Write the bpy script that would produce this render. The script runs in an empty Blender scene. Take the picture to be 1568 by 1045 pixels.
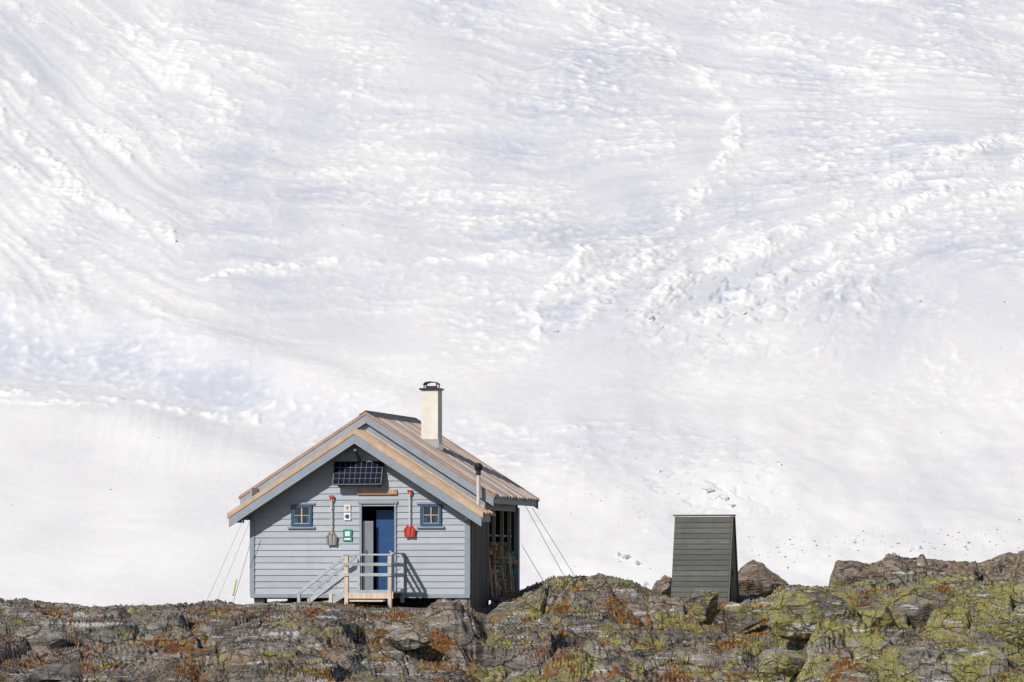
import bpy, bmesh, math, random
import numpy as np
from mathutils import Vector, Matrix
random.seed(7)
R=random.random
F=6500.0; HZ=880.0
def W(px,py,Y): return Vector(((px-784)/F*Y, Y, (HZ-py)/F*Y))

# ---------------- noise ----------------
def h2(ix,iy,seed):
    h=(ix.astype(np.int64)*374761393+iy.astype(np.int64)*668265263+seed*144269504)&0xffffffff
    h=((h^(h>>13))*1274126177)&0xffffffff
    h=h^(h>>16)
    h=(h*2246822519)&0xffffffff
    h=h^(h>>15)
    return (h&0xffffff)/float(0x1000000)
def perlin(x,y,seed=0):
    x0=np.floor(x);y0=np.floor(y);fx=x-x0;fy=y-y0
    def g(ox,oy):
        a=h2(x0+ox,y0+oy,seed)*2*np.pi
        return np.cos(a)*(fx-ox)+np.sin(a)*(fy-oy)
    u=fx*fx*fx*(fx*(fx*6-15)+10);v=fy*fy*fy*(fy*(fy*6-15)+10)
    return 1.5*((g(0,0)*(1-u)+g(1,0)*u)*(1-v)+(g(0,1)*(1-u)+g(1,1)*u)*v)
def fbm(x,y,o=4,seed=0,gain=.5):
    r=0;a=1;
    for i in range(o):
        r=r+a*perlin(x,y,seed+i*17);x=x*2.03+5.1;y=y*2.03+1.7;a*=gain
    return r
def ridged(x,y,o=3,seed=0):
    r=0;a=1
    for i in range(o):
        r=r+a*(1-2*np.abs(perlin(x,y,seed+i*31)));x=x*2.1+3;y=y*2.1+7;a*=.5
    return r
def vor(x,y,seed=0):
    x0=np.floor(x);y0=np.floor(y)
    F1=np.full(x.shape,9.);F2=np.full(x.shape,9.);cx=np.zeros(x.shape);cy=cx.copy();dx=cx.copy();dy=cx.copy()
    for i in (-1,0,1):
        for j in (-1,0,1):
            a=x0+i;b=y0+j
            px=a+.1+.8*h2(a,b,seed);py=b+.1+.8*h2(a,b,seed+9)
            ex=x-px;ey=y-py;d=np.sqrt(ex*ex+ey*ey)
            m=d<F1
            F2=np.where(m,F1,np.minimum(F2,d))
            F1=np.where(m,d,F1);cx=np.where(m,a,cx);cy=np.where(m,b,cy);dx=np.where(m,ex,dx);dy=np.where(m,ey,dy)
    return F1,F2,cx,cy,dx,dy
def slab(x,y,L,ax,A,T,seed,crack=.1,ang=0.0):
    c,s=math.cos(ang),math.sin(ang)
    wx=x+.35*L*perlin(x/L,y/L,seed+50);wy=y+.35*L*perlin(x/L+9,y/L,seed+51)
    X=(wx*c+wy*s)/(L*ax);Y=(-wx*s+wy*c)/L
    F1,F2,cx,cy,dx,dy=vor(X,Y,seed)
    r1=h2(cx,cy,seed+3);r2=h2(cx,cy,seed+4)-.5;r3=h2(cx,cy,seed+5)-.5
    h=A*(r1-.5)+T*(r2*dx+r3*dy)
    e=np.clip(1-(F2-F1)/.12,0,1)
    return h-crack*A*e*e

# ---------------- materials ----------------
def newmat(name):
    m=bpy.data.materials.new(name);m.use_nodes=True
    nt=m.node_tree;b=nt.nodes['Principled BSDF'];return m,nt,b
def N(nt,t,**k):
    n=nt.nodes.new(t)
    for a,v in k.items():setattr(n,a,v)
    return n
def L(nt,a,b): nt.links.new(a,b)
def coords(nt,stretch=(1,1,1),rot=(0,0,0)):
    tc=N(nt,'ShaderNodeTexCoord');mp=N(nt,'ShaderNodeMapping')
    mp.inputs['Scale'].default_value=stretch;mp.inputs['Rotation'].default_value=rot
    L(nt,tc.outputs['Object'],mp.inputs['Vector']);return mp.outputs[0]
def noise(nt,vec,scale,detail=5,rough=.55,dist=0.):
    n=N(nt,'ShaderNodeTexNoise');n.inputs['Scale'].default_value=scale;n.inputs['Detail'].default_value=detail
    n.inputs['Roughness'].default_value=rough;n.inputs['Distortion'].default_value=dist;L(nt,vec,n.inputs['Vector']);return n.outputs['Fac']
def ramp(nt,fac,stops):
    r=N(nt,'ShaderNodeValToRGB');el=r.color_ramp.elements
    while len(el)<len(stops): el.new(.5)
    for e,(p,c) in zip(el,stops):
        e.position=p;e.color=(c,c,c,1) if isinstance(c,(int,float)) else (*c,1)
    L(nt,fac,r.inputs['Fac']);return r.outputs['Color']
def mix(nt,fac,a,b,mode='MIX'):
    n=N(nt,'ShaderNodeMix',data_type='RGBA',blend_type=mode)
    for i,v in ((0,fac),(6,a),(7,b)):
        if isinstance(v,(int,float)): n.inputs[i].default_value=v
        elif isinstance(v,tuple): n.inputs[i].default_value=(*v,1)
        else: L(nt,v,n.inputs[i])
    return n.outputs[2]
def math_(nt,op,a,b=0.):
    n=N(nt,'ShaderNodeMath',operation=op)
    for i,v in ((0,a),(1,b)):
        if isinstance(v,(int,float)): n.inputs[i].default_value=v
        else: L(nt,v,n.inputs[i])
    return n.outputs[0]
def bump(nt,b,h,dist,st=1.,prev=None):
    n=N(nt,'ShaderNodeBump');n.inputs['Distance'].default_value=dist;n.inputs['Strength'].default_value=st
    L(nt,h,n.inputs['Height'])
    if prev is not None:L(nt,prev,n.inputs['Normal'])
    L(nt,n.outputs[0],b.inputs['Normal']);return n.outputs[0]
def mat(name,col,rough=.75,var=.18,scale=5,stretch=(1,1,1),bd=.004,col2=None,metal=0,rv=.25,dirt=.25):
    m,nt,b=newmat(name)
    v=coords(nt,stretch);n=noise(nt,v,scale,7,.65)
    c2=col2 or tuple(min(1,x*(1+var)) for x in col);c1=tuple(x*(1-var) for x in col)
    c=mix(nt,ramp(nt,n,[(.3,0.),(.7,1.)]),c1,c2)
    at=N(nt,'ShaderNodeAttribute',attribute_name='rnd')
    k=math_(nt,'ADD',math_(nt,'MULTIPLY',at.outputs['Fac'],rv),1-rv*.5)
    cc=N(nt,'ShaderNodeCombineColor')
    for i in range(3):L(nt,k,cc.inputs[i])
    c=mix(nt,1.,c,cc.outputs[0],'MULTIPLY')
    n2=noise(nt,coords(nt,(1,1,.35)),2.2,8,.7)
    c=mix(nt,math_(nt,'MULTIPLY',ramp(nt,n2,[(.5,0.),(.75,1.)]),dirt),c,tuple(x*.45 for x in col))
    L(nt,c,b.inputs['Base Color']);b.inputs['Roughness'].default_value=rough;b.inputs['Metallic'].default_value=metal
    bump(nt,b,n,bd);return m

M={}
M['siding']=mat('grey_blue_siding',(.385,.42,.46),.6,.08,3,(.6,.6,8),.003,rv=.16,dirt=.2)
M['trim']=mat('grey_blue_trim',(.28,.315,.355),.6,.1,4,rv=.12)
M['darkwall']=mat('dark_brown_wall',(.15,.13,.11),.8,.2,5,(6,6,.5))
M['tan']=mat('tan_timber',(.65,.46,.31),.75,.25,3,(1,1,1),.004,rv=.35)
M['roof']=mat('weathered_roof_boards',(.49,.395,.34),.8,.3,3,(.7,3,.7),.005,rv=.6)
M['redwood']=mat('roof_edge_red_brown',(.37,.25,.19),.8,.2,6)
M['rail']=mat('rail_grey',(.40,.43,.46),.7,.15,6)
M['railtan']=mat('rail_post_timber',(.62,.50,.39),.7,.2,6,(4,4,.6))
M['postw']=mat('woodshed_post_timber',(.30,.24,.19),.8,.3,6,(4,4,.6))
M['white']=mat('white_paint',(.78,.78,.76),.5,.04,8,dirt=.08)
M['blue']=mat('blue_paint',(.022,.08,.18),.45,.15,5)
M['doorblue']=mat('door_blue',(.006,.06,.20),.45,.25,3)
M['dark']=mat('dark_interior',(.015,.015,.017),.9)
M['black']=mat('black_metal',(.02,.02,.022),.45)
M['chim']=mat('chimney_render',(.70,.66,.57),.85,.1,4,bd=.006,dirt=.3)
M['steel']=mat('galvanised_steel',(.5,.5,.5),.4,.1,6,metal=.7)
M['blade']=mat('shovel_aluminium',(.30,.29,.27),.5,.2,6,metal=.3)
M['pipe']=mat('pale_pipe',(.62,.62,.62),.5,.1,6)
M['red']=mat('red_plastic',(.50,.035,.025),.45)
M['greens']=mat('green_sign_paint',(.02,.22,.16),.5)
M['stone']=mat('foundation_stone',(.33,.29,.24),.9,.35,6,bd=.02)
M['orange']=mat('sign_wood',(.50,.27,.15),.7,.2,8)
M['log']=mat('firewood',(.52,.32,.19),.85,.4,8,rv=1.3)
M['teal']=mat('teal_rope',(.05,.42,.36),.7)
M['yel']=mat('yellow_green_tape',(.5,.6,.08),.6)
M['out']=mat('dark_stained_boards',(.095,.098,.085),.75,.25,3,(1,1,9),.004,rv=.4,dirt=.4)
M['outtrim']=mat('outhouse_trim',(.15,.115,.08),.8,.2,5)
m,nt,b=newmat('window_glass');b.inputs['Roughness'].default_value=.08
L(nt,ramp(nt,noise(nt,coords(nt),2,2),[(0,(.008,.012,.02)),(1,(.02,.028,.04))]),b.inputs['Base Color']);M['glass']=m
m,nt,b=newmat('solar_cells');L(nt,ramp(nt,noise(nt,coords(nt),20,2),[(0,(.004,.006,.014)),(1,(.009,.013,.028))]),b.inputs['Base Color']);b.inputs['Roughness'].default_value=.06;b.inputs['Specular IOR Level'].default_value=.25;M['pv']=m

def rockmat(name,lich=1.,brown=0.,veg=True,xw=.010):
    m,nt,b=newmat(name)
    v=coords(nt,(1,1,1));vs=coords(nt,(.3,1,2.2),(0,.13,.12))
    big=noise(nt,v,.5,4);mid=noise(nt,vs,3.4,9,.72,.4);fine=noise(nt,v,24,8,.8)
    c=ramp(nt,mid,[(.28,(.07,.065,.062)),(.40,(.20,.188,.172)),(.5,(.36,.33,.29)),(.64,(.52,.475,.41)),(.8,(.68,.65,.6))])
    c=mix(nt,ramp(nt,big,[(.46,0.),(.64,.65)]),c,(.12,.10,.09))
    if brown: c=mix(nt,ramp(nt,noise(nt,v,1.6,7,.7),[(.35,.1),(.6,.75)]),c,(.30,.185,.12))
    else: c=mix(nt,ramp(nt,noise(nt,v,.9,6,.7),[(.48,0.),(.64,.55)]),c,(.42,.29,.18))
    dl=noise(nt,v,6,9,.8)
    c=mix(nt,ramp(nt,dl,[(.53,0.),(.62,.75)]),c,(.05,.046,.043))
    l1=noise(nt,coords(nt,(.8,.8,1)),1.5,5,.65);l2=noise(nt,v,8,9,.8)
    k=math_(nt,'ADD',math_(nt,'MULTIPLY',l1,1.4),math_(nt,'MULTIPLY',l2,.9))
    px=N(nt,'ShaderNodeSeparateXYZ');L(nt,v,px.inputs[0])
    k=math_(nt,'ADD',math_(nt,'SUBTRACT',k,.262),math_(nt,'MULTIPLY',px.outputs[0],xw))
    c=mix(nt,math_(nt,'MULTIPLY',ramp(nt,k,[(.94,0.),(.985,.85)]),lich) ,c,mix(nt,ramp(nt,fine,[(.35,0.),(.62,1.)]),(.13,.125,.035),(.60,.54,.17)))
    q=noise(nt,coords(nt,(.22,.8,3.0),(0,.13,.2)),2.4,7,.68)
    qf=math_(nt,'MULTIPLY',ramp(nt,q,[(.585,0.),(.61,1.)]),ramp(nt,fine,[(.42,0.),(.52,1.)]))
    c=mix(nt,qf,c,(.78,.77,.78))
    cn=[]
    for sc_,th in ((.9,.022),(2.6,.035)):
        vo=N(nt,'ShaderNodeTexVoronoi',feature='DISTANCE_TO_EDGE');vo.inputs['Scale'].default_value=sc_
        wv=N(nt,'ShaderNodeVectorMath',operation='ADD');nn=N(nt,'ShaderNodeTexNoise');nn.inputs['Scale'].default_value=2.;nn.inputs['Detail'].default_value=5
        L(nt,v,nn.inputs['Vector']);sc2=N(nt,'ShaderNodeVectorMath',operation='SCALE');sc2.inputs[3].default_value=.55;L(nt,nn.outputs['Color'],sc2.inputs[0])
        L(nt,coords(nt,(.6,1,1.6),(0,.15,.2)),wv.inputs[0]);L(nt,sc2.outputs[0],wv.inputs[1]);L(nt,wv.outputs[0],vo.inputs['Vector'])
        cn.append(ramp(nt,vo.outputs['Distance'],[(0,1.),(th,0.)]))
    cr=math_(nt,'MAXIMUM',cn[0],math_(nt,'MULTIPLY',cn[1],.7))
    c=mix(nt,math_(nt,'MULTIPLY',cr,.85),c,(.03,.025,.02))
    if veg:
        at=N(nt,'ShaderNodeAttribute',attribute_name='veg')
        f=ramp(nt,math_(nt,'ADD',at.outputs['Fac'],math_(nt,'MULTIPLY',math_(nt,'SUBTRACT',noise(nt,v,5,8,.75),.5),1.3)),[(.48,0.),(.56,.95)])
        vc=ramp(nt,noise(nt,v,3.8,9,.78),[(.3,(.045,.022,.014)),(.41,(.13,.055,.03)),(.5,(.32,.13,.04)),(.59,(.25,.19,.07)),(.68,(.50,.23,.06)),(.8,(.52,.40,.19))])
        c=mix(nt,f,c,vc)
    L(nt,c,b.inputs['Base Color']);b.inputs['Roughness'].default_value=.9
    b.inputs['Specular IOR Level'].default_value=.2
    n1=bump(nt,b,mid,.16,.9);n2=bump(nt,b,fine,.03,.9,n1);bump(nt,b,math_(nt,'MULTIPLY',cr,-1.),.06,.8,n2)
    return m
M['rock']=rockmat('lichen_rock');M['brock']=rockmat('brown_rock',.3,1.,False,0.);M['lrock']=rockmat('boulder_rock',1.,0.,False,.016)

# snow
m,nt,b=newmat('glacier_snow')
v=coords(nt)
at=N(nt,'ShaderNodeAttribute',attribute_name='ice_shade')  # glacier ice tint, plus fold shade and crest light painted into the colour
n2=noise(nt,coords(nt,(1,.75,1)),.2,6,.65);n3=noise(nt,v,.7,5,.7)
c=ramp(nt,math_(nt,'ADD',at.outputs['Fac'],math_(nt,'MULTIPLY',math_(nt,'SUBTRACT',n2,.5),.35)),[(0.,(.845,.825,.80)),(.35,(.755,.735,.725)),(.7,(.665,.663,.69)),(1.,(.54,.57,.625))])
L(nt,c,b.inputs['Base Color']);b.inputs['Roughness'].default_value=.8;b.inputs['Specular IOR Level'].default_value=.1
p=bump(nt,b,n2,.35,.55);bump(nt,b,n3,.15,.5,p)
M['snow']=m
m,nt,b=newmat('blue_ice');L(nt,ramp(nt,noise(nt,coords(nt),.45,6,.7),[(.36,(.22,.34,.34)),(.46,(.55,.64,.65)),(.58,(.76,.76,.75))]),b.inputs['Base Color']);b.inputs['Roughness'].default_value=.6;M['ice_shade']=m

# ---------------- mesh helpers ----------------
class Part:
    def __init__(s): s.v=[];s.f=[];s.r=[]
    def add(s,vs,fs,r=None):
        o=len(s.v);r=R() if r is None else r
        s.v+= [tuple(p) for p in vs];s.f+=[[i+o for i in f] for f in fs];s.r+=[r]*len(fs)
    def hexa(s,p,r=None): s.add(p,[(0,3,2,1),(4,5,6,7),(0,1,5,4),(1,2,6,5),(2,3,7,6),(3,0,4,7)],r)
    def box(s,a,b,c,d,e,f):
        s.hexa([(a,c,e),(b,c,e),(b,d,e),(a,d,e),(a,c,f),(b,c,f),(b,d,f),(a,d,f)])
    def beam(s,p0,p1,w,t,up=(0,0,1)):
        p0=Vector(p0);p1=Vector(p1);d=(p1-p0).normalized();x=d.cross(Vector(up))
        if x.length<1e-3:x=Vector((1,0,0))
        x.normalize();y=x.cross(d).normalized();x*=w/2;y*=t/2
        s.hexa([p0-x-y,p0+x-y,p0+x+y,p0-x+y,p1-x-y,p1+x-y,p1+x+y,p1-x+y])
    def cyl(s,p0,p1,r,n=12,r2=None):
        r2=r if r2 is None else r2
        p0=Vector(p0);p1=Vector(p1);d=(p1-p0).normalized();x=d.orthogonal().normalized();y=d.cross(x)
        vs=[];
        for p,q in((p0,r),(p1,r2)):
            for i in range(n):
                a=2*math.pi*i/n;vs.append(p+x*math.cos(a)*q+y*math.sin(a)*q)
        fs=[(i,(i+1)%n,n+(i+1)%n,n+i) for i in range(n)]+[tuple(range(n))[::-1],tuple(range(n,2*n))]
        s.add(vs,fs)
    def done(s,name,mt,parent=None,bev=0,smooth=False):
        me=bpy.data.meshes.new(name);me.from_pydata(s.v,[],s.f)
        a=me.attributes.new('rnd','FLOAT','FACE');a.data.foreach_set('value',s.r)
        bm=bmesh.new();bm.from_mesh(me);bmesh.ops.recalc_face_normals(bm,faces=bm.faces);bm.to_mesh(me);bm.free()
        o=bpy.data.objects.new(name,me);bpy.context.collection.objects.link(o);me.materials.append(mt)
        if parent:o.parent=parent
        if bev:
            md=o.modifiers.new('b','BEVEL');md.width=bev;md.segments=2;md.limit_method='ANGLE'
        return o
def grid(name,X,Y,Z,mt,attrs={}):
    ny,nx=Z.shape
    me=bpy.data.meshes.new(name);co=np.stack([X,Y,Z],-1).reshape(-1,3).astype(np.float32)
    me.vertices.add(nx*ny);me.vertices.foreach_set('co',co.ravel())
    i=np.arange(nx*ny).reshape(ny,nx)
    q=np.stack([i[:-1,:-1],i[:-1,1:],i[1:,1:],i[1:,:-1]],-1).reshape(-1,4)
    nf=len(q);me.loops.add(nf*4);me.loops.foreach_set('vertex_index',q.ravel().astype(np.int32))
    me.polygons.add(nf);me.polygons.foreach_set('loop_start',np.arange(0,nf*4,4,dtype=np.int32))
    me.polygons.foreach_set('loop_total',np.full(nf,4,dtype=np.int32))
    me.update(calc_edges=True);me.validate()
    me.polygons.foreach_set('use_smooth',np.ones(nf,dtype=bool))
    for k,a in attrs.items():
        at=me.attributes.new(k,'FLOAT','POINT');at.data.foreach_set('value',a.ravel().astype(np.float32))
    me.materials.append(mt)
    o=bpy.data.objects.new(name,me);bpy.context.collection.objects.link(o);return o
def axis(a,b,step,lo,hi,n):
    d=np.arange(a,b,step)
    out=lambda span:np.geomspace(step*2,span,n)
    return np.concatenate([ (a-out(a-lo))[::-1], d, d[-1]+out(hi-d[-1]) ])

# ---------------- ground ----------------
PX=[-400,0,60,115,150,240,300,340,400,500,560,640,700,745,765,800,850,930,975,1010,1040,1060,1180,1215,1300,1400,1480,1568,2000]
PY=[930,924,929,937,931,932,930,933,925,922,926,931,934,930,909,906,890,882,893,907,920,926,921,904,903,896,891,893,880]
YCX=[0,700,760,1000,1060,1180,1220,1568];YCY=[98.6,98.6,102,102.5,101,100.5,97,97]
def sst(x): x=np.clip(x,0,1);return x*x*(3-2*x)
def ground_z(X,Y):
    s=784+F*X/99.
    pc=np.interp(s,PX,PY);yc=np.interp(s,YCX,YCY)
    zc=(HZ-pc)/F*yc
    d=yc-Y
    z=np.where(d>0, zc-.14*d-.011*d*d, zc)
    behind=-d-8
    z=np.where(behind>0,zc-.3*behind-.003*np.minimum(behind,60)**2,z)
    z=np.maximum(z,-190)
    fz=np.interp(Y,[0,20,50,75],[-1.7,-1.9,-5,-5.5])
    z84=zc-.14*(yc-86)-.011*(yc-86)**2
    t=np.clip((Y-75)/11,0,1)
    z=np.where(Y<86,fz*(1-t)+z84*t,z)
    fade=np.clip((60-np.abs(X))/30,0,1)*np.clip((Y-60)/20,0,1)
    inh=np.clip((3.9-np.abs(X+3.2))/.7,0,1)*np.clip((Y-98.0)/.8,0,1)
    ino=np.clip((1.0-np.abs(X-4.55))/.5,0,1)*np.clip((Y-99.6)/.8,0,1)
    k=1-.8*np.maximum(inh,ino)
    front=np.clip((yc-.3-Y)/2.0,0,1)
    rgt=sst((X-5)/3)
    b1=slab(X,Y,1.9,1.7,.62+.30*rgt,.45,11,.25,.25)
    b2=slab(X,Y,.75,1.8,.26+.10*rgt,.22,23,.5,.2)
    b3=slab(X,Y,.27,1.9,.07,.06,37,.9,.3)
    lf=.38*fbm(X/3.5,Y/2.4,3,5)
    det=.03*fbm(X/.35,Y/.3,4,77)
    rel=b1*(.25+.75*front)+b2*(.45+.55*front)+lf*(.1+.9*front)
    st=.20+.06*perlin(X/3,Y/3,401)
    q=(rel+.07*X+.16*Y+.12*fbm(X/1.6,Y/1.6,3,402))/st
    fq=q-np.floor(q)
    ter=(np.floor(q)+sst((fq-.66)/.34)-q)*st
    rel=rel+ter*.8+b3+det
    zz=z+rel*k*fade
    low=-(b2*1.2+b3*2.0+b1*.4)+.34*fbm(X/1.1,Y/.9,4,91)
    veg=np.clip(.40+low*1.2-.08*rgt+.2*(fq>.5)*(fq<.9),0,1)
    return zz,veg
xs=axis(-13.6,13.6,.032,-5000,5000,50);ys=np.concatenate([np.linspace(-60,80,40),np.linspace(80.5,87.5,30),np.arange(87.6,104.5,.04),104.5+np.geomspace(.1,7800,70)])
GX,GY=np.meshgrid(xs,ys);GZ,veg=ground_z(GX,GY)
gz_s,gx_s=np.gradient(GZ,ys,xs)
sl=np.sqrt(gz_s**2+gx_s**2)
veg=np.clip(veg-.20*np.clip(sl-.8,0,2),0,1)
grid('rocky_ground',GX,GY,GZ,M['rock'],{'veg':veg})

# grass tufts
m,nt,b=newmat('autumn_grass');at=N(nt,'ShaderNodeAttribute',attribute_name='rnd')
L(nt,ramp(nt,at.outputs['Fac'],[(0,(.06,.025,.014)),(.35,(.24,.09,.028)),(.7,(.42,.20,.055)),(1,(.50,.38,.17))]),b.inputs['Base Color']);b.inputs['Roughness'].default_value=.8
rng=np.random.default_rng(3)
ok=np.argwhere((veg>.54)&(np.abs(GX)<13.4)&(GY>88)&(GY<103.5)&(sl<1.2))
sel=ok[rng.choice(len(ok),min(16000,len(ok)),replace=False)]
g=Part()
for j,i in sel:
    x,y,z=GX[j,i],GY[j,i],GZ[j,i]
    if -6.6<x<-.2 and y>98.8: continue
    r=R();Hh=.03+.09*R()*R()
    for k in range(5):
        a=R()*6.28;w=.006+.006*R();l=.05*R()
        bx=x+.05*(R()-.5);by=y+.05*(R()-.5)
        g.add([(bx-w,by,z-.02),(bx+w,by,z-.02),(bx+math.cos(a)*l,by+math.sin(a)*l,z+Hh*(.6+.6*R()))],[(0,1,2)],min(1,max(0,r+.3*(R()-.5))))
g.done('autumn_grass',m)

# boulders
def boulder(name,c,dims,seed,mt,planes=12,rot=0,sub=5,rough=.04,join=None):
    bm=bmesh.new();bmesh.ops.create_icosphere(bm,subdivisions=sub,radius=1)
    co=np.array([v.co[:] for v in bm.verts]);rg=np.random.default_rng(seed)
    for i in range(planes):
        n=rg.normal(size=3);n/=np.linalg.norm(n);d=.5+.3*rg.random()
        e=np.maximum(co@n-d,0);co-=e[:,None]*n
    no=fbm(co[:,0]*3+seed,co[:,1]*3+co[:,2]*2.3,4,seed)
    co*=(1+rough*no)[:,None]
    co*=np.array(dims)
    ca,sa=math.cos(rot),math.sin(rot)
    x=co[:,0]*ca-co[:,2]*sa;z=co[:,0]*sa+co[:,2]*ca;co[:,0]=x;co[:,2]=z
    co+=np.array(c)
    for v,p in zip(bm.verts,co):v.co=p
    if join is not None:
        join.add([v.co[:] for v in bm.verts],[[v.index for v in f.verts] for f in bm.faces]);bm.free();return
    me=bpy.data.meshes.new(name);bm.to_mesh(me);bm.free()
    me.materials.append(mt);o=bpy.data.objects.new(name,me);bpy.context.collection.objects.link(o);return o
for (px,py,Y,dx,dy,dz,sd,rt) in [(1250,948,94.2,1.1,.8,.90,3,.1),(1335,955,94.6,.8,.8,.62,4,-.2),(1405,945,95.0,1.0,.8,.66,5,-.1),(1490,945,95.,1.1,.9,.72,8,.1),
    (1560,935,96.,.9,.9,.65,9,0),(1078,928,98.4,.44,.4,.42,12,.2),(1130,945,97.,.6,.5,.42,13,0),(1330,1005,92.0,.9,.6,.5,15,.1),(1450,1020,91.5,1.0,.6,.55,16,-.1),(1545,1012,91.5,.8,.6,.55,17,.1),
    (60,990,94.5,.8,.6,.45,20,-.1),(20,956,96.5,.6,.6,.38,21,.1),(625,978,94.5,.5,.4,.26,22,0),(90,1035,91,.8,.5,.35,23,.2),(1200,1010,92,.7,.5,.4,24,-.1)]:
    p=W(px,py,Y);boulder('boulder',p,(dx,dy,dz),sd,M['lrock'],rot=rt,rough=.06)
for (px,py,Y,dx,dy,dz,sd,rt) in [(1155,908,112,1.25,.9,.98,31,-.1),(1200,922,111,.7,.6,.45,36,-.3),(1018,905,112,.34,.4,.5,32,.1),(1115,905,112,.5,.7,.6,33,.0)]:
    p=W(px,py,Y);boulder('brown_boulder',p,(dx,dy,dz),sd,M['brock'],rot=rt,rough=.09)
ox=np.arange(8.2,26,.05);oy=np.arange(112,130,.07);OX,OY=np.meshgrid(ox,oy)
s=784+F*OX/120
pc=np.interp(s,[1240,1262,1270,1280,1300,1340,1365,1410,1450,1490,1520,1545,1568,1800],[1060,930,880,856,855,860,850,853,860,860,852,843,842,836])
zc=(HZ-pc)/F*120
d=np.abs(OY-120)
front=OY<120
rel=(slab(OX,OY,1.3,1.0,.75,.6,61,.4)+slab(OX,OY,.45,1.2,.35,.3,62,.4)+.16*fbm(OX/.5,OY/.5,4,63))
OZ=zc-np.where(front,.22*d+.03*d*d,.5*d)+ rel*np.clip(d/1.2,.22,1)
grid('rock_outcrop',OX,OY,OZ,M['brock'])

# ---------------- glacier ----------------
LINES=[([(-60,110),(0,170),(60,230),(150,310),(210,350),(265,372)],8,1.),([(-20,70),(60,120),(120,180),(200,240)],9,.8),([(310,437),(390,422),(540,400)],5,1.),([(540,400),(600,405),(700,398),(830,405)],5,.6),
 ([(832,505),(832,455),(870,425),(900,370)],14,1.),([(900,490),(940,440),(990,400)],14,.7),([(975,492),(1060,420),(1200,365),(1330,300),(1450,240),(1600,205)],14,1.),
 ([(1060,500),(1160,440),(1290,370),(1420,300),(1600,240)],13,.9),([(1000,500),(1100,405),(1250,345)],10,.6),([(1180,480),(1320,390),(1480,310),(1600,285)],10,.7),([(1060,90),(1120,170),(1120,230),(1070,290),(1040,330)],10,.85),
 ([(-60,575),(130,590),(280,612),(400,620)],6,.9),([(-60,600),(60,608),(160,612)],5,.6),([(1090,530),(1200,530)],14,.5),([(210,40),(290,110),(350,180)],14,.6),([(830,0),(1000,50),(1060,90)],9,.7),([(-50,235),(60,270),(180,330),(230,365)],8,.9),([(690,650),(800,660),(900,668)],6,.4),
 ([(430,380),(410,250),(440,160)],12,.25),([(1340,0),(1440,50),(1600,110)],10,.4),([(0,0),(120,60),(230,160),(300,240)],9,.5),([(780,470),(850,505),(900,500)],8,.6),([(1120,180),(1125,240),(1100,280)],8,.6),([(280,60),(330,100),(400,110)],9,.4)]
def linemask(s,t):
    Mk=np.zeros(s.shape)
    for pts,w,a in LINES:
        best=np.full(s.shape,1e9)
        for (x0,y0),(x1,y1) in zip(pts[:-1],pts[1:]):
            dx,dy=x1-x0,y1-y0;u=np.clip(((s-x0)*dx+(t-y0)*dy)/(dx*dx+dy*dy),0,1)
            best=np.minimum(best,(s-x0-u*dx)**2+(t-y0-u*dy)**2)
        Mk=np.maximum(Mk,a*np.exp(-best/(w*w)))
    return Mk
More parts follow.
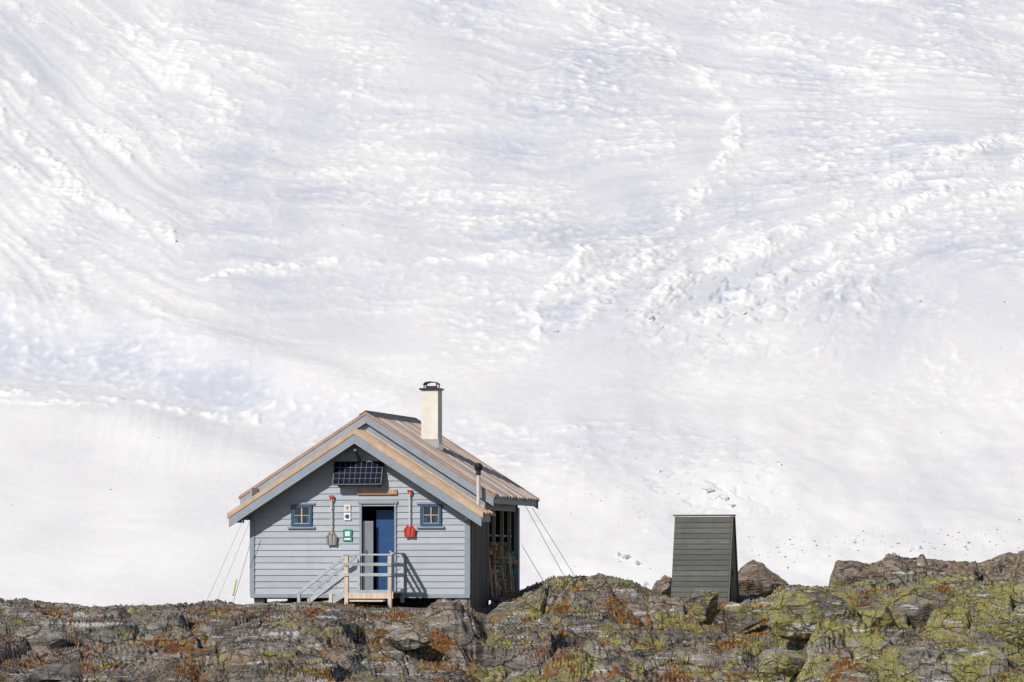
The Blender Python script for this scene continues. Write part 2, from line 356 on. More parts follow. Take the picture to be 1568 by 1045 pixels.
def glacier(X,Y):
    z=.4*Y-725
    t=880-F*z/Y;s=784+F*X/Y
    s=np.clip(s,-1500,3000);t=np.clip(t,-1500,1600)
    g=np.interp(s,[-400,0,140,280,420,540,700,830,1000,1300,1568,2200],[-560,-210,-95,0,5,-5,0,8,-55,-180,-250,-400])
    gt=np.interp(s,[-400,0,250,450,700,1100,1568,2400],[-560,-260,-70,-20,0,90,190,350])
    wb=sst((t-60)/320)
    ws=s+22*fbm(s/120,t/90,2,201);wt=t+9*fbm(s/110,t/80,2,202)
    lo=np.clip((620-t)/200,.1,1)
    flow=(g*wb+gt*(1-wb))*lo
    phi=wt-flow
    phs=wt-.55*flow-.4*np.clip(260-s,0,400)*lo
    Mk=linemask(ws*.6+s*.4+9*perlin(s/22,t/14,260),.5*wt+.5*t+6*perlin(s/26,t/15,261))
    brk=np.clip(.62+1.2*fbm(s/42,t/26,2,262),.12,1.1)
    Mk=Mk*brk
    h=4*fbm(X/190,Y/260,3,210)
    up=np.clip((640-t)/240,0,1)
    right=np.clip((s-350)/500,0,1)
    patch=np.clip(.62+.8*fbm(s/200,t/110,3,240),0.1,1.3)
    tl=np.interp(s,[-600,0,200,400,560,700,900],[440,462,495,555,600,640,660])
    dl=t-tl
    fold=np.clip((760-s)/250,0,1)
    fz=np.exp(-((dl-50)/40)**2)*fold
    mid2=np.exp(-((t-690)/45)**2)*np.clip((s-480)/150,0,1)*np.clip((1250-s)/200,0,1)
    roughm=(.12+.88*up)*(.5+.5*right)*patch+.6*fz+.45*mid2
    dash=perlin(s/26,phs/7,220)+.7*perlin(s/13,phs/4.,221)
    dash2=fbm(s/17,t/7,2,222)
    band=perlin(s/220,phi/26,223)+.55*perlin(s/130,phi/13,224)
    fl=np.clip(1-2.6*np.abs(perlin(s/330,phi/34,225)),0,1)**2+.7*np.clip(1-2.6*np.abs(perlin(s/260,phi/17,226)),0,1)**2
    fl=fl*up*np.clip(.5+1.3*perlin(s/140,t/90,227),0,1)
    crest=np.clip(dash+.5*dash2+.4*band-.32,0,1.3)
    h=h+roughm*(.32*dash+.18*dash2+.65*crest)+.55*band*(.3+.7*up)+.48*fl*(.55+.8*dash2)
    ser=ridged(X/7,Y/8,3,250)
    h=h+Mk*(.45+.95*ser)
    h=h+fold*(-8*np.exp(-((dl-75)/50)**2)+2.5*np.exp(-((dl+5)/25)**2))
    lr=(s>500)*np.clip((t-560)/100,0,1)*np.clip((s-500)/200,0,1)
    h=h+lr*.9*fbm(X/34,Y/44,3,270)
    smooth_lo=np.clip((t-500)/160,0,1)
    ice_shade=.50+.14*up*(.3+.7*right)+.28*fbm(s/260,t/130,3,280)-.32*smooth_lo*(1-fold*.1)+.60*fz+.42*mid2  # noise varies ice tone; lavender shade of the fold is painted in here
    ice_shade=ice_shade-.85*crest*roughm-.18*band*up-.36*fl+.32*np.clip(-dash,0,1)*roughm-.9*Mk*np.clip(.35+.7*ser,0,1)+.38*Mk*(ser<-.1)  # sunlit crests painted whiter and troughs darker, following the relief
    zone=np.exp(-((s-1080)/230)**2-((t-450)/70)**2)+.7*np.exp(-((s-1400)/200)**2-((t-270)/60)**2)
    zone=zone+.8*np.exp(-((s-1080)/110)**2-((t-750)/50)**2)
    cv=np.clip(np.clip(1-5*np.abs(perlin(s/24,phi/10,295)),0,1)*(perlin(s/34,t/16,296)>.15),0,1)*np.clip(zone,0,1)
    h=h-1.1*cv; ice_shade=ice_shade+.85*cv
    ice_shade=ice_shade-.20*fold*np.exp(-((dl+45)/45)**2)
    vs=np.clip(1-2.2*np.abs(perlin(s/14+t/70,t/90,291)),0,1)*np.exp(-((t-650)/70)**2)*np.exp(-((s-260)/150)**2)
    ice_shade=ice_shade-.2*vs
    return z+h,np.clip(ice_shade,0,1)
xs=axis(-350,350,.80,-5000,5000,40);ys=np.concatenate([np.linspace(1250,1740,60),np.arange(1742,2740,1.4),2740+np.geomspace(3,3000,60)])
GX,GY=np.meshgrid(xs,ys);GZ,ice_shade=glacier(GX,GY)
grid('glacier_snowfield',GX,GY,GZ,M['snow'],{'ice_shade':ice_shade})
def onG(px,py):
    e=(HZ-py)/F;Y=725/(.4-e);X=(px-784)/F*Y
    for _ in range(4):
        z=float(glacier(np.array([X]),np.array([Y]))[0][0]);Y-= (z-e*Y)/(.4-e);X=(px-784)/F*Y
    z=float(glacier(np.array([X]),np.array([Y]))[0][0]);return X,Y,z
db=Part()
def stone(px,py,sz):
    X,Y,z=onG(px,py)
    vs=[];
    for dx,dy,dz in((1,0,0),(0,1,0),(-1,0,0),(0,-1,0),(0,0,1),(0,0,-1)):
        q=sz*(.4+1.1*R());vs.append((X+dx*q*1.7,Y+dy*q,z+.05+dz*q*.7))
    db.add(vs,[(0,1,4),(1,2,4),(2,3,4),(3,0,4),(1,0,5),(2,1,5),(3,2,5),(0,3,5)])
for i in range(300):
    px=1130+460*R()**.7;py=834+12*random.gauss(0,1)+(px-1350)*-.03
    if py>862:continue
    stone(px,py,.12+.4*R()**5)
for i in range(110):
    stone(1570*R(),60+800*R(),.10+.2*R()**4)
for i in range(40):
    stone(1330+160*random.gauss(0,1),560+110*random.gauss(0,1),.12+.25*R()**3)
for i in range(60):
    stone(1000+110*random.gauss(0,1),790+50*random.gauss(0,1),.12+.25*R()**3)
for px,py in [(1410,462),(1538,463),(1192,708),(1140,482),(170,750),(525,345)]: stone(px,py,.5)
db.done('glacier_debris',mat('dark_stones',(.14,.12,.11),.9,.3,1))
ib=Part()
for (px,py,w,h,sd) in [(998,487,2.6,2.2,1),(1012,500,2.0,1.4,2),(1140,480,1.5,1.6,3),(850,508,2.0,1.2,4),(1104,762,4,2.2,5),(1085,752,3.,1.7,6),(1120,775,2.2,1.5,7),(1195,712,1.2,1.3,8),(960,852,3.2,1.8,9),(975,862,2.2,1.3,10),(990,812,1.8,1.3,11),(947,850,1.5,1.4,12),(1010,722,1.5,1.,13),(268,370,1.2,1.4,14),(1105,520,1.6,1.1,16),(988,895,2.2,1.4,17),(1205,870,1.2,.9,20)]:
    X,Y,z=onG(px,py);boulder('',(X,Y,z-.2*h),(w,w*1.2,h),sd+70,None,planes=10,sub=3,rot=.3*(R()-.5),rough=.25,join=ib)
ib.done('ice_blocks',M['ice_shade'])

# ---------------- cabin ----------------
YAW=math.atan(.225)
def empty(name,loc):
    e=bpy.data.objects.new(name,None);bpy.context.collection.objects.link(e);e.location=loc;e.rotation_euler=(0,0,-YAW);return e
cab=empty('mountain_cabin',(-3.585,100,-.46))
SL=.64;A1=3.88;A2=4.32;WU=2.65;V1=.62;V2=5.47;VE=5.2
U=lambda px:(px-551)/63.3
H=lambda py:(910-py)/65.
openings=[(-.0,.90,0,2.14),(U(445),U(479),H(808),H(771)),(U(644),U(678),H(808),H(771))]
sd=Part();bh=.148
def boards(part,u0f,u1f,hmax,ops,place):
    h=0
    while h<hmax:
        hm=h+bh*.5;a,b=u0f(hm),u1f(hm)
        if b-a>.05:
            iv=[(a,b)]
            for (x0,x1,z0,z1) in ops:
                if z0<hm<z1:
                    nv=[]
                    for (p,q) in iv:
                        if x1<=p or x0>=q:nv.append((p,q));continue
                        if x0>p:nv.append((p,x0))
                        if x1<q:nv.append((x1,q))
                    iv=nv
            for p,q in iv:
                pts=[p]
                while q-pts[-1]>2.6: pts.append(pts[-1]+1.6+R())
                pts.append(q)
                for c,d in zip(pts[:-1],pts[1:]): place(part,c+.001,d-.001,h,h+bh)
        h+=bh
def pf(part,a,b,h0,h1):
    part.hexa([(a,-.034,h0),(b,-.034,h0),(b,0,h0),(a,0,h0),(a,-.010,h1+.012),(b,-.010,h1+.012),(b,0,h1+.012),(a,0,h1+.012)])
top=lambda h:min(WU,max(0,(A1-.12-h)/SL))
boards(sd,lambda h:-top(h),top,3.75,openings,pf)
def pl(part,a,b,h0,h1):
    part.hexa([(-WU-.034,a,h0),(-WU-.034,b,h0),(-WU,b,h0),(-WU,a,h0),(-WU-.01,a,h1),(-WU-.01,b,h1),(-WU,b,h1),(-WU,a,h1)])
boards(sd,lambda h:0,lambda h:VE,2.4,[],pl)
def pb(part,a,b,h0,h1):
    part.hexa([(a,VE,h0),(b,VE,h0),(b,VE+.034,h0),(a,VE+.034,h0),(a,VE,h1),(b,VE,h1),(b,VE+.01,h1),(a,VE+.01,h1)])
top2=lambda h:min(WU,max(0,(A2-.12-h)/SL))
boards(sd,lambda h:-top2(h),top2,4.2,[],pb)
sd.done('siding',M['siding'],cab)
w=Part()
def prism(part,outline,v0,v1):
    n=len(outline);vs=[(u,v0,h) for u,h in outline]+[(u,v1,h) for u,h in outline]
    part.add(vs,[tuple(range(n)),tuple(range(n,2*n))[::-1]]+[(i,(i+1)%n,n+(i+1)%n,n+i) for i in range(n)])
prism(w,[(-WU+.003,.0),(-.02,.0),(-.02,A1-.14),(-WU+.003,A1-.14-SL*WU)],.003,.1)
prism(w,[(.92,.0),(WU-.003,.0),(WU-.003,A1-.14-SL*WU),(.92,A1-.14-SL*.92)],.003,.1)
prism(w,[(-.018,2.15),(.918,2.15),(.918,A1-.14-SL*.92),(-.018,A1-.14)],.003,.1)
w.box(-WU+.003,-WU+.1,.105,VE-.003,0,2.1);prism(w,[(-WU,0),(WU-.02,0),(WU-.02,A2-.14-SL*WU),(0,A2-.14),(-WU,A2-.14-SL*WU)],VE-.1,VE-.003)
w.done('wall_core',M['dark'],cab)
w=Part();v=0.0
while v<1.72:
    w.box(WU-.02,WU+.02+.008*(int(v*10)%2),v+.003,v+.14,-.42,2.05);v+=.145
w.box(1.9,1.95,1.75,VE-.1,-.1,2.3)
w.box(1.9,WU,1.70,1.745,-.3,2.1)
w.done('side_wall',M['darkwall'],cab)
w=Part();w.box(1.9,WU+.25,1.76,VE,-.16,-.08);
for v in (1.9,2.9,3.9,5.0):w.box(2.5,2.6,v,v+.1,-.6,-.16)
w.done('woodshed_floor',M['darkwall'],cab)
w=Part();w.box(-WU+.02,WU-.03,.12,VE-.12,-.12,-.005);w.box(-WU,WU,.0,.09,-.1,-.003)
for u in (-1.8,-.6,.6,1.8): w.box(u,u+.12,.1,VE,-.3,-.12)
w.box(.35,1.75,.35,.4,-.42,-.13)
w.done('floor_frame',M['dark'],cab)
w=Part()
w.box(-WU-.03,-WU+.08,-.052,-.036,0,1.98);w.box(WU-.1,WU+.03,-.052,-.036,0,1.98)
w.box(-WU-.02,WU+.02,-.05,-.036,-.09,.0)
w.box(WU-.06,WU+.05,5.02,5.2,-.15,2.1)
w.box(WU-.06,WU+.0,1.76,5.0,2.0,2.25)
w.done('corner_boards',M['trim'],cab)
w=Part()
for v,ww in ((1.86,.08),(2.55,.06),(3.45,.06),(4.25,.06)):
    w.box(WU-.05,WU+.03,v,v+ww,-.08,2.0)
w.done('woodshed_posts',M['postw'],cab)
def roof(part,A,va,vb,ue,wd=.16,th=.055):
    v=va;i=0
    while v<vb-.02:
        ve=min(v+wd,vb)
        for sg in(-1,1):
            z=.028*(i%2)-.03+.006*(R()-.5);e=ue+.03*(R()-.5)
            p=[(0,v+.002,A+z-th),(sg*e,v+.002,A+z-th-SL*e),(sg*e,ve-.002,A+z-th-SL*e),(0,ve-.002,A+z-th),
               (0,v+.002,A+z),(sg*e,v+.002,A+z-SL*e),(sg*e,ve-.002,A+z-SL*e),(0,ve-.002,A+z)]
            part.hexa(p)
        v=ve;i+=1
r=Part();roof(r,A1,-.47,V1+.3,3.06);r.done('porch_roof_boards',M['tan'],cab)
r=Part();roof(r,A2,V1-.02,V2,3.10);r.done('main_roof_boards',M['roof'],cab)
def slopebar(part,A,t0,t1,v0,v1,ue,u0=0):
    for sg in(-1,1):
        part.hexa([(sg*u0,v0,A-t1-SL*u0),(sg*ue,v0,A-t1-SL*ue),(sg*ue,v1,A-t1-SL*ue),(sg*u0,v1,A-t1-SL*u0),
                   (sg*u0,v0,A-t0-SL*u0),(sg*ue,v0,A-t0-SL*ue),(sg*ue,v1,A-t0-SL*ue),(sg*u0,v1,A-t0-SL*u0)])
r=Part();slopebar(r,A1,-.005,.12,-.53,-.475,3.1);r.done('porch_barge_cap',M['tan'],cab)
r=Part();slopebar(r,A1,.122,.35,-.515,-.475,3.06)
slopebar(r,A2,.07,.27,V1-.06,V1-.025,3.10)
slopebar(r,A2,.07,.27,V2+.005,V2+.04,3.10)
for sg in(-1,1):
    h=A1-SL*3.0;r.box(min(sg*2.99,sg*3.03),max(sg*2.99,sg*3.03),-.47,V1-.07,h-.27,h-.10)
    h=A2-SL*3.04;r.box(min(sg*3.03,sg*3.07),max(sg*3.03,sg*3.07),V1-.02,V2,h-.24,h-.10)
slopebar(r,A2,.27,.62,V1+.06,V1+.1,2.9)
r.done('bargeboards',M['trim'],cab,bev=.004)
r=Part();slopebar(r,A2,-.012,.066,V1-.075,V1-.025,3.13);slopebar(r,A2,-.012,.066,V2+.005,V2+.05,3.13);r.done('main_roof_edge',M['redwood'],cab)
r=Part()
slopebar(r,A2,-.03,-.005,V1-.08,V2,.16);r.done('ridge_cap',M['black'],cab)
r=Part();slopebar(r,A1,.092,.115,-.47,.1,2.98);slopebar(r,A2,.09,.115,V1,V2,2.99)
for u in (0,-2.72,2.72,): r.box(u-.06,u+.06,-.45,.1,A1-.36-SL*abs(u)-.03,A1-.12-SL*abs(u)-.05)
r.box(2.72-.06,2.72+.06,V1+4.3,V2-.02,A2-.36-SL*2.72,A2-.14-SL*2.72)
r.beam((0,-.44,A1-.5),(0,-.0,A1-.75),.06,.06)
r.done('eave_underside',mat('soffit',(.13,.14,.15),.8),cab)
c=Part();cu,cv=1.10,2.62;c.box(cu-.21,cu+.21,cv-.21,cv+.21,3.1,4.9);c.done('chimney',M['chim'],cab,bev=.008)
c=Part();c.box(cu-.25,cu+.25,cv-.25,cv+.25,4.9,4.945)
for a in(-.15,.15):
    for bq in(-.15,.15): c.box(cu+a-.012,cu+a+.012,cv+bq-.012,cv+bq+.012,4.945,5.03)
for i in range(6):
    a0=math.pi*i/6;a1=math.pi*(i+1)/6
    x0,z0,x1,z1=-.17*math.cos(a0),.07*math.sin(a0),-.17*math.cos(a1),.07*math.sin(a1)
    c.hexa([(cu+x0,cv-.18,5.02+z0),(cu+x1,cv-.18,5.02+z1),(cu+x1,cv+.18,5.02+z1),(cu+x0,cv+.18,5.02+z0),(cu+x0,cv-.18,5.04+z0),(cu+x1,cv-.18,5.04+z1),(cu+x1,cv+.18,5.04+z1),(cu+x0,cv+.18,5.04+z0)])
c.box(cu-.12,cu+.12,cv-.12,cv+.12,4.945,5.0)
c.done('chimney_cap',M['black'],cab)
c=Part()
c.box(cu-.235,cu+.235,cv-.235,cv-.213,3.5,3.72);c.box(cu+.213,cu+.235,cv-.21,cv+.235,3.36,3.6);c.done('chimney_flashing',M['steel'],cab)
c=Part();c.cyl((2.78,.38,1.9),(2.78,.38,2.85),.045,16);c.done('stove_pipe',M['pipe'],cab)
c=Part();c.cyl((2.78,.38,2.80),(2.78,.38,2.90),.06,16);c.cyl((2.78,.38,2.90),(2.78,.38,3.0),.07,16,.115);c.cyl((2.78,.38,3.0),(2.78,.38,3.08),.115,16,.05);c.done('stove_pipe_cowl',M['black'],cab)
for (a,b_) in ((446,478),(645,677)):
    u0,u1,h0,h1=U(a),U(b_),H(806),H(773)
    e=bpy.data.objects.new('window',None);bpy.context.collection.objects.link(e);e.parent=cab
    p=Part();t=.06
    p.box(u0,u1,-.065,0,h0,h0+t);p.box(u0,u1,-.065,0,h1-t,h1);p.box(u0,u0+t,-.063,0,h0+t,h1-t);p.box(u1-t,u1,-.063,0,h0+t,h1-t);p.done('casing',M['blue'],e,bev=.004)
    q=Part();i0,i1,j0,j1=u0+t,u1-t,h0+t,h1-t;t2=.014
    q.box(i0,i1,-.045,-.01,j0,j0+t2);q.box(i0,i1,-.045,-.01,j1-t2,j1);q.box(i0,i0+t2,-.043,-.01,j0,j1);q.box(i1-t2,i1,-.043,-.01,j0,j1)
    um=(i0+i1)/2;hm=(j0+j1)/2;q.box(um-.014,um+.014,-.048,-.01,j0,j1);q.box(i0,i1,-.041,-.01,hm-.009,hm+.009);q.done('sash',M['rail'],e)
    g_=Part();g_.box(i0,i1,-.02,-.008,j0,j1);g_.done('glass',M['glass'],e)
    k=Part();k.box(i0+.02,i0+.09,-.0235,-.0205,j0+.02,j0+.15);k.box(i1-.09,i1-.02,-.0235,-.0205,j0+.02,j0+.17);k.done('curtain',M['blue'],e)
    k=Part();k.box(u0-.09,u1+.07,-.075,-.0,h1+.005,h1+.05);k.box(u0-.09,u1+.07,-.085,-.0,h0-.055,h0-.01);k.done('head_and_sill',M['trim'],e)
p=Part();p.box(-.0,.06,-.06,.0,.0,2.12);p.box(.85,.90,-.06,.0,.0,2.12);p.box(-.03,.93,-.075,.0,2.125,2.19);p.box(-.02,.92,-.0,.3,-.0,.04);p.done('door_frame',M['trim'],cab,bev=.004)
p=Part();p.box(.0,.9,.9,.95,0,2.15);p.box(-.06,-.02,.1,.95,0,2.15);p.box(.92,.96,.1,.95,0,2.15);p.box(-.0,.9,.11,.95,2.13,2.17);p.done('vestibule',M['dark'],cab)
p=Part();p.box(.31,.85,.36,.405,.04,1.98)
p.done('blue_door_leaf',M['doorblue'],cab)
p=Part();p.box(.36,.80,.352,.359,.15,.85);p.box(.36,.80,.352,.359,.95,1.4);p.done('door_panel',M['doorblue'],cab)
p=Part();p.hexa([(.07,.02,.05),(.28,.17,.05),(.28,.20,.05),(.07,.05,.05),(.07,.02,1.72),(.28,.17,1.72),(.28,.20,1.72),(.07,.05,1.72)])
p.done('open_door_leaf',M['rail'],cab)
p=Part();p.box(.64,.68,.33,.36,.98,1.02);p.beam((.10,.03,1.0),(.14,.06,1.0),.03,.08);p.done('door_handle',M['steel'],cab)
e=bpy.data.objects.new('solar_panel',None);bpy.context.collection.objects.link(e);e.parent=cab
p=Part();ua,ub=U(515),U(588);ht,hb=H(709),H(743);vt,vb=-.08,-.30
def pv(u,k,off): return (u,vt+(vb-vt)*k-off*.76,ht+(hb-ht)*k+off*.5)
def pvq(part,u0,u1,k0,k1,o0,o1): part.hexa([pv(u0,k1,o0),pv(u1,k1,o0),pv(u1,k0,o0),pv(u0,k0,o0),pv(u0,k1,o1),pv(u1,k1,o1),pv(u1,k0,o1),pv(u0,k0,o1)])
pvq(p,ua,ub,0,1,0,.03);p.done('cells',M['pv'],e)
p=Part()
for i in range(1,9):
    u=ua+(ub-ua)*i/9;pvq(p,u-.0022,u+.0022,.02,.98,.031,.033)
for k in (.25,.5,.75): pvq(p,ua,ub,k-.004,k+.004,.031,.0325)
p.done('cell_lines',M['trim'],e)
p=Part();pvq(p,ua-.02,ua,0,1,-.005,.036);pvq(p,ub,ub+.02,0,1,-.005,.036);pvq(p,ua,ub,-.03,0,-.005,.036);pvq(p,ua,ub,1,1.03,-.005,.036)
for u in(ua+.1,ub-.1): p.beam((u,-.03,hb-.05),(u,vb+.02,hb),.03,.03)
p.done('frame',M['black'],e)
p=Part();p.box(U(548),U(609),-.075,-.036,H(758),H(750));p.done('name_sign',M['orange'],cab,bev=.006)
p=Part();u=U(556)
while u<U(602):
    wq=.02+.025*R();p.box(u,u+wq,-.082,-.076,H(756),H(756)+.04+.03*R());u+=wq+.014
p.done('name_sign_letters',mat('letter_paint',(.6,.38,.3),.6),cab)
def sign(name,a,b_,c_,d_,mt,deco):
    e=bpy.data.objects.new(name,None);bpy.context.collection.objects.link(e);e.parent=cab
    p=Part();p.box(U(a),U(b_),-.055,-.038,H(d_),H(c_));p.done('plate',M[mt],e)
    q=Part();deco(q,(U(a)+U(b_))/2,(H(c_)+H(d_))/2);return q,e
q,e=sign('trekking_sign',527.5,537.5,773,784,'white',lambda q,u,h:(q.box(u-.035,u+.035,-.06,-.056,h+.01,h+.035),q.box(u-.012,u+.012,-.06,-.056,h-.05,h+.01)));q.done('symbol',M['red'],e)
q,e=sign('hut_sign',527.5,537.5,785.5,797,'white',lambda q,u,h:q.cyl((u,-.062,h),(u,-.056,h),.052,20));q.done('symbol',M['blue'],e)
q,e=sign('notice_sign',526,540,811,829,'greens',lambda q,u,h:(q.box(u-.06,u+.06,-.06,-.056,h-.02,h+.09),q.box(u-.08,u+.08,-.06,-.056,h-.11,h-.07)));q.done('symbol',M['white'],e)
def shovel(u,ht,hb,blade,hand,bw,bl):
    e=bpy.data.objects.new('snow_shovel',None);bpy.context.collection.objects.link(e);e.parent=cab
    p=Part();p.cyl((u,-.09,ht-.08),(u,-.09,hb+bl*.8),.018,10);p.done('handle',M[hand],e)
    p=Part();p.beam((u-.055,-.09,ht),(u+.055,-.09,ht),.035,.035);p.beam((u-.05,-.09,ht),(u-.012,-.09,ht-.11),.025,.025);p.beam((u+.05,-.09,ht),(u+.012,-.09,ht-.11),.025,.025);p.done('grip',M['red'],e)
    p=Part();h1=hb+bl;w1=bw
    p.hexa([(u-w1*.8,-.10,hb),(u+w1*.8,-.10,hb),(u+w1*.8,-.085,hb),(u-w1*.8,-.085,hb),(u-w1,-.085,h1-.05),(u+w1,-.085,h1-.05),(u+w1,-.07,h1-.05),(u-w1,-.07,h1-.05)])
    p.hexa([(u-w1,-.085,h1-.05),(u+w1,-.085,h1-.05),(u+w1,-.07,h1-.05),(u-w1,-.07,h1-.05),(u-.04,-.10,h1+.05),(u+.04,-.10,h1+.05),(u+.04,-.07,h1+.05),(u-.04,-.07,h1+.05)])
    for s_ in(-1,1): p.beam((u+s_*w1*.8,-.105,hb),(u+s_*w1,-.095,h1-.05),.015,.05)
    p.beam((u,-.112,hb+.02),(u,-.1,h1),.02,.02)
    p.done('blade',M[blade],e)
shovel(U(509),H(760),H(835),'blade','railtan',.11,.27)
shovel(U(629),H(752),H(823),'red','pipe',.12,.25)
p=Part();p.box(U(629)-.05,U(629)+.05,-.075,-.04,H(760),H(751));p.box(U(509)-.03,U(509)+.03,-.075,-.04,H(780),H(776));p.done('shovel_hooks',M['white'],cab)
e=bpy.data.objects.new('entrance_stairs',None);bpy.context.collection.objects.link(e);e.parent=cab
vf=-1.2;p=Part()
for i in range(8): p.box(-.05,1.12,-.06-.145*(i+1)+.01,-.06-.145*i,.03,.065)
p.box(-.05,1.12,vf-.03,vf-.0,-.1,.03)
for k in range(3): 
    z=-.06-.1*k;p.box(-.32-.3*k,-.06-.3*k,vf+.15,-.1,z-.04,z)
p.box(.15,.95,vf-.3,vf-.04,-.17,-.13)
p.done('treads',M['railtan'],e)
p=Part()
for u in(-.0,1.04): p.box(u-.045,u+.045,vf-.045,vf+.045,-.35,.9)
p.box(-.42,-.34,vf-.03,vf+.03,-.3,.02) 
p.done('posts_front',M['railtan'],e,bev=.004)
p=Part()
p.box(1.02,1.10,-.14,-.06,-.2,.93);p.box(-.03,.03,-.1,-.05,0.07,.9)
p.box(-.08,1.10,vf-.06,vf+.06,.902,.94)
for z in(.42,.66): p.box(-.045,1.09,vf-.072,vf-.047,z,z+.07)
p.box(1.03,1.11,vf+.06,-.05,.935,.97)
for z in(.4,.64): p.box(1.087,1.112,vf,-.07,z,z+.09)
for v in(vf+.02,):
    p.beam((-.03,v,.90),(-1.17,v,.02),.06,.08);p.beam((-.03,v,.50),(-.92,v,-.17),.04,.1)
p.beam((-.05,vf+.02,.02),(-.62,vf+.02,-.33),.05,.14)
p.beam((-.05,-.2,.88),(-1.1,-.2,.08),.05,.07)
p.box(-1.19,-1.12,vf-.02,vf+.06,-.28,.05);p.box(-.95,-.89,vf-.02,vf+.05,-.3,-.1)
p.beam((.06,vf+.0,.05),(1.0,vf-.0,.05),.04,.1)
p.done('rails',M['rail'],e,bev=.003)
for (u,v,w_) in [(-2.5,.1,.13),(2.45,-.0,.16),(-.6,.3,.16),(1.3,.4,.15),(2.3,2.4,.2),(-2.4,4.6,.2),(2.3,4.8,.2)]:
    q=Part();q.box(u-w_,u+w_,v,v+.3,-.75,-.101);q.done('foundation_pier',M['stone'],cab,bev=.03)
lg=Part()
for lvl,nr in((0,6),(.75,5)):
    v=1.97
    while v<4.7:
        for row in range(nr):
            if R()<.18: continue
            r=.035+.035*R();z=.0+lvl+row*.105+.03*R();uu=WU-.45+.2*R();vv=v+.05*R()
            if v>3.9 and row>2: continue
            lg.cyl((uu,vv,z),(uu+.36,vv+.08*(R()-.5),z+.03*(R()-.5)),r,6)
        v+=.125
lg.done('firewood',M['log'],cab)
q=Part()
for lv in (.68,1.42): q.box(2.1,WU-.06,1.8,4.8,lv-.04,lv)
for i in range(7): q.beam((WU+.08+.15*R(),1.9+.4*i,-.25),(WU+.04,1.9+.4*i+.4*(R()-.4),.3+.8*R()),.03,.035)
q.box(WU+.05,WU+.75,4.2,5.3,-.02,.05);q.box(WU+.1,WU+.75,2.8,3.9,-.24,-.18);q.box(WU+.5,WU+.56,4.3,4.36,-.4,-.02)
q.done('shelves',M['tan'],cab)
q=Part()
for i in range(30):
    v=1.9+2.6*R();z=.35+.8*R();a=Vector((WU+.06,v,z));q.cyl(a,a+Vector((.03,.2*(R()-.5),.16*(R()-.5)-.05)),.012,6)
q.done('teal_rope',M['teal'],cab)
q=Part();q.cyl((WU+.06,2.3,.0),(WU+.06,2.35,1.0),.012,6);q.box(WU+.05,WU+.07,2.32,2.45,.55,.7);q.done('red_tools',M['red'],cab)
cm=Matrix.Translation((-3.585,100,-.46))@Matrix.Rotation(-YAW,4,'Z');cmi=cm.inverted()
inv=lambda p:(cmi@p)
q=Part()
for a,b_ in (((372,797,100),(314,926,100)),((382,800,102),(330,926,101)),((384,830,103),(356,926,101)),((803,772,104.5),(868,890,103)),((815,778,105),(881,884,104)),((799,835,105),(832,890,104))):
    q.cyl(inv(W(*a)),inv(W(*b_)),.0065,6)
q.done('guy_wires',M['steel'],cab)
q=Part();q.cyl(inv(W(362,888,101.5)),inv(W(357,912,101.2)),.02,8);q.done('wire_marker',M['yel'],cab)

# ---------------- outhouse ----------------
oh=empty('outhouse',((1077-784)/F*102,102,-.80))
HT=2.19;w2=.69;vbm=-.62;vtp=0.;bt=.32;bb=.95
p=Part();h=0;bo=.128
lean=lambda h:vbm+(vtp-vbm)*h/HT
back=lambda h:bb+(bt-bb)*h/HT
while h<HT-.02:
    h1=min(h+bo,HT);u=w2
    p.hexa([(-u,lean(h)-.03,h),(u,lean(h)-.03,h),(u,lean(h)+.01,h),(-u,lean(h)+.01,h),(-u,lean(h1)-.008,h1+.008),(u,lean(h1)-.008,h1+.008),(u,lean(h1)+.01,h1+.008),(-u,lean(h1)+.01,h1+.008)])
    p.hexa([(-u,back(h),h),(u,back(h),h),(u,back(h)+.03,h),(-u,back(h)+.03,h),(-u,back(h1),h1),(u,back(h1),h1),(u,back(h1)+.01,h1),(-u,back(h1)+.01,h1)])
    h=h1
p.done('cladding',M['out'],oh)
p=Part()
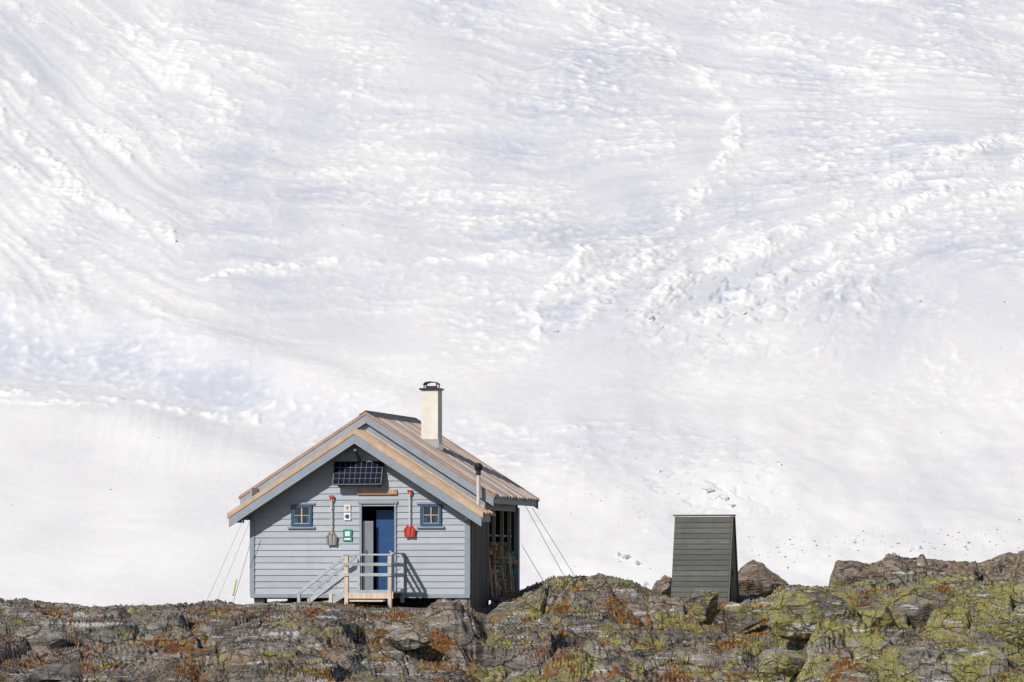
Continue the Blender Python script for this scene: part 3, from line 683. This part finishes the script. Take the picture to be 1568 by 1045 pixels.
for sg in(-1,1):
    a,b_=sg*(w2-.03),sg*(w2-.005)
    p.hexa([(a,lean(0)+.02,0),(b_,lean(0)+.02,0),(b_,back(0)-.02,0),(a,back(0)-.02,0),(a,lean(HT)+.02,HT),(b_,lean(HT)+.02,HT),(b_,back(HT)-.02,HT),(a,back(HT)-.02,HT)])
p.done('side_panels',M['darkwall'],oh)
p=Part();p.box(-w2-.04,w2+.04,-.05,bt+.06,HT+.012,HT+.05);p.done('roof',M['outtrim'],oh,bev=.004)
p=Part()
p.beam((w2+.004,lean(.0)-.0,0),(w2+.004,lean(HT),HT-.0),.016,.07,(1,0,0));p.beam((w2+.004,back(.0),0),(w2+.004,back(HT),HT),.016,.06,(1,0,0))
p.box(w2+.0,w2+.02,-.2,.3,.1,1.5);p.box(w2+.02,w2+.05,-.05,.0,.75,.9);p.done('door_and_edge_trim',M['outtrim'],oh)

# ---------------- light ----------------
sun=bpy.data.lights.new('sun','SUN');sun.energy=3.85;sun.angle=math.radians(.5);sun.color=(1,.95,.89)
so=bpy.data.objects.new('sun',sun);bpy.context.collection.objects.link(so)
el=math.radians(36);az=math.radians(38)
d=Vector((-math.sin(az)*math.cos(el),-math.cos(az)*math.cos(el),math.sin(el)))
so.rotation_euler=d.to_track_quat('Z','Y').to_euler()
wd=bpy.data.worlds.new('World');bpy.context.scene.world=wd;wd.use_nodes=True;nt=wd.node_tree
sk=nt.nodes.new('ShaderNodeTexSky');sk.sky_type='NISHITA';sk.sun_disc=False;sk.sun_elevation=el;sk.sun_rotation=math.atan2(d.x,d.y)
sk.altitude=1200
nt.links.new(sk.outputs[0],nt.nodes['Background'].inputs['Color']);nt.nodes['Background'].inputs['Strength'].default_value=.085
cam=bpy.data.cameras.new('camera');co=bpy.data.objects.new('camera',cam);bpy.context.collection.objects.link(co)
co.rotation_euler=(math.radians(90),0,0);cam.sensor_width=36;cam.lens=F/1568*36;cam.shift_y=(HZ-522.5)/1568;cam.clip_start=1;cam.clip_end=20000
sc=bpy.context.scene;sc.camera=co
sc.view_settings.view_transform='Standard';sc.view_settings.look='None';sc.view_settings.exposure=0
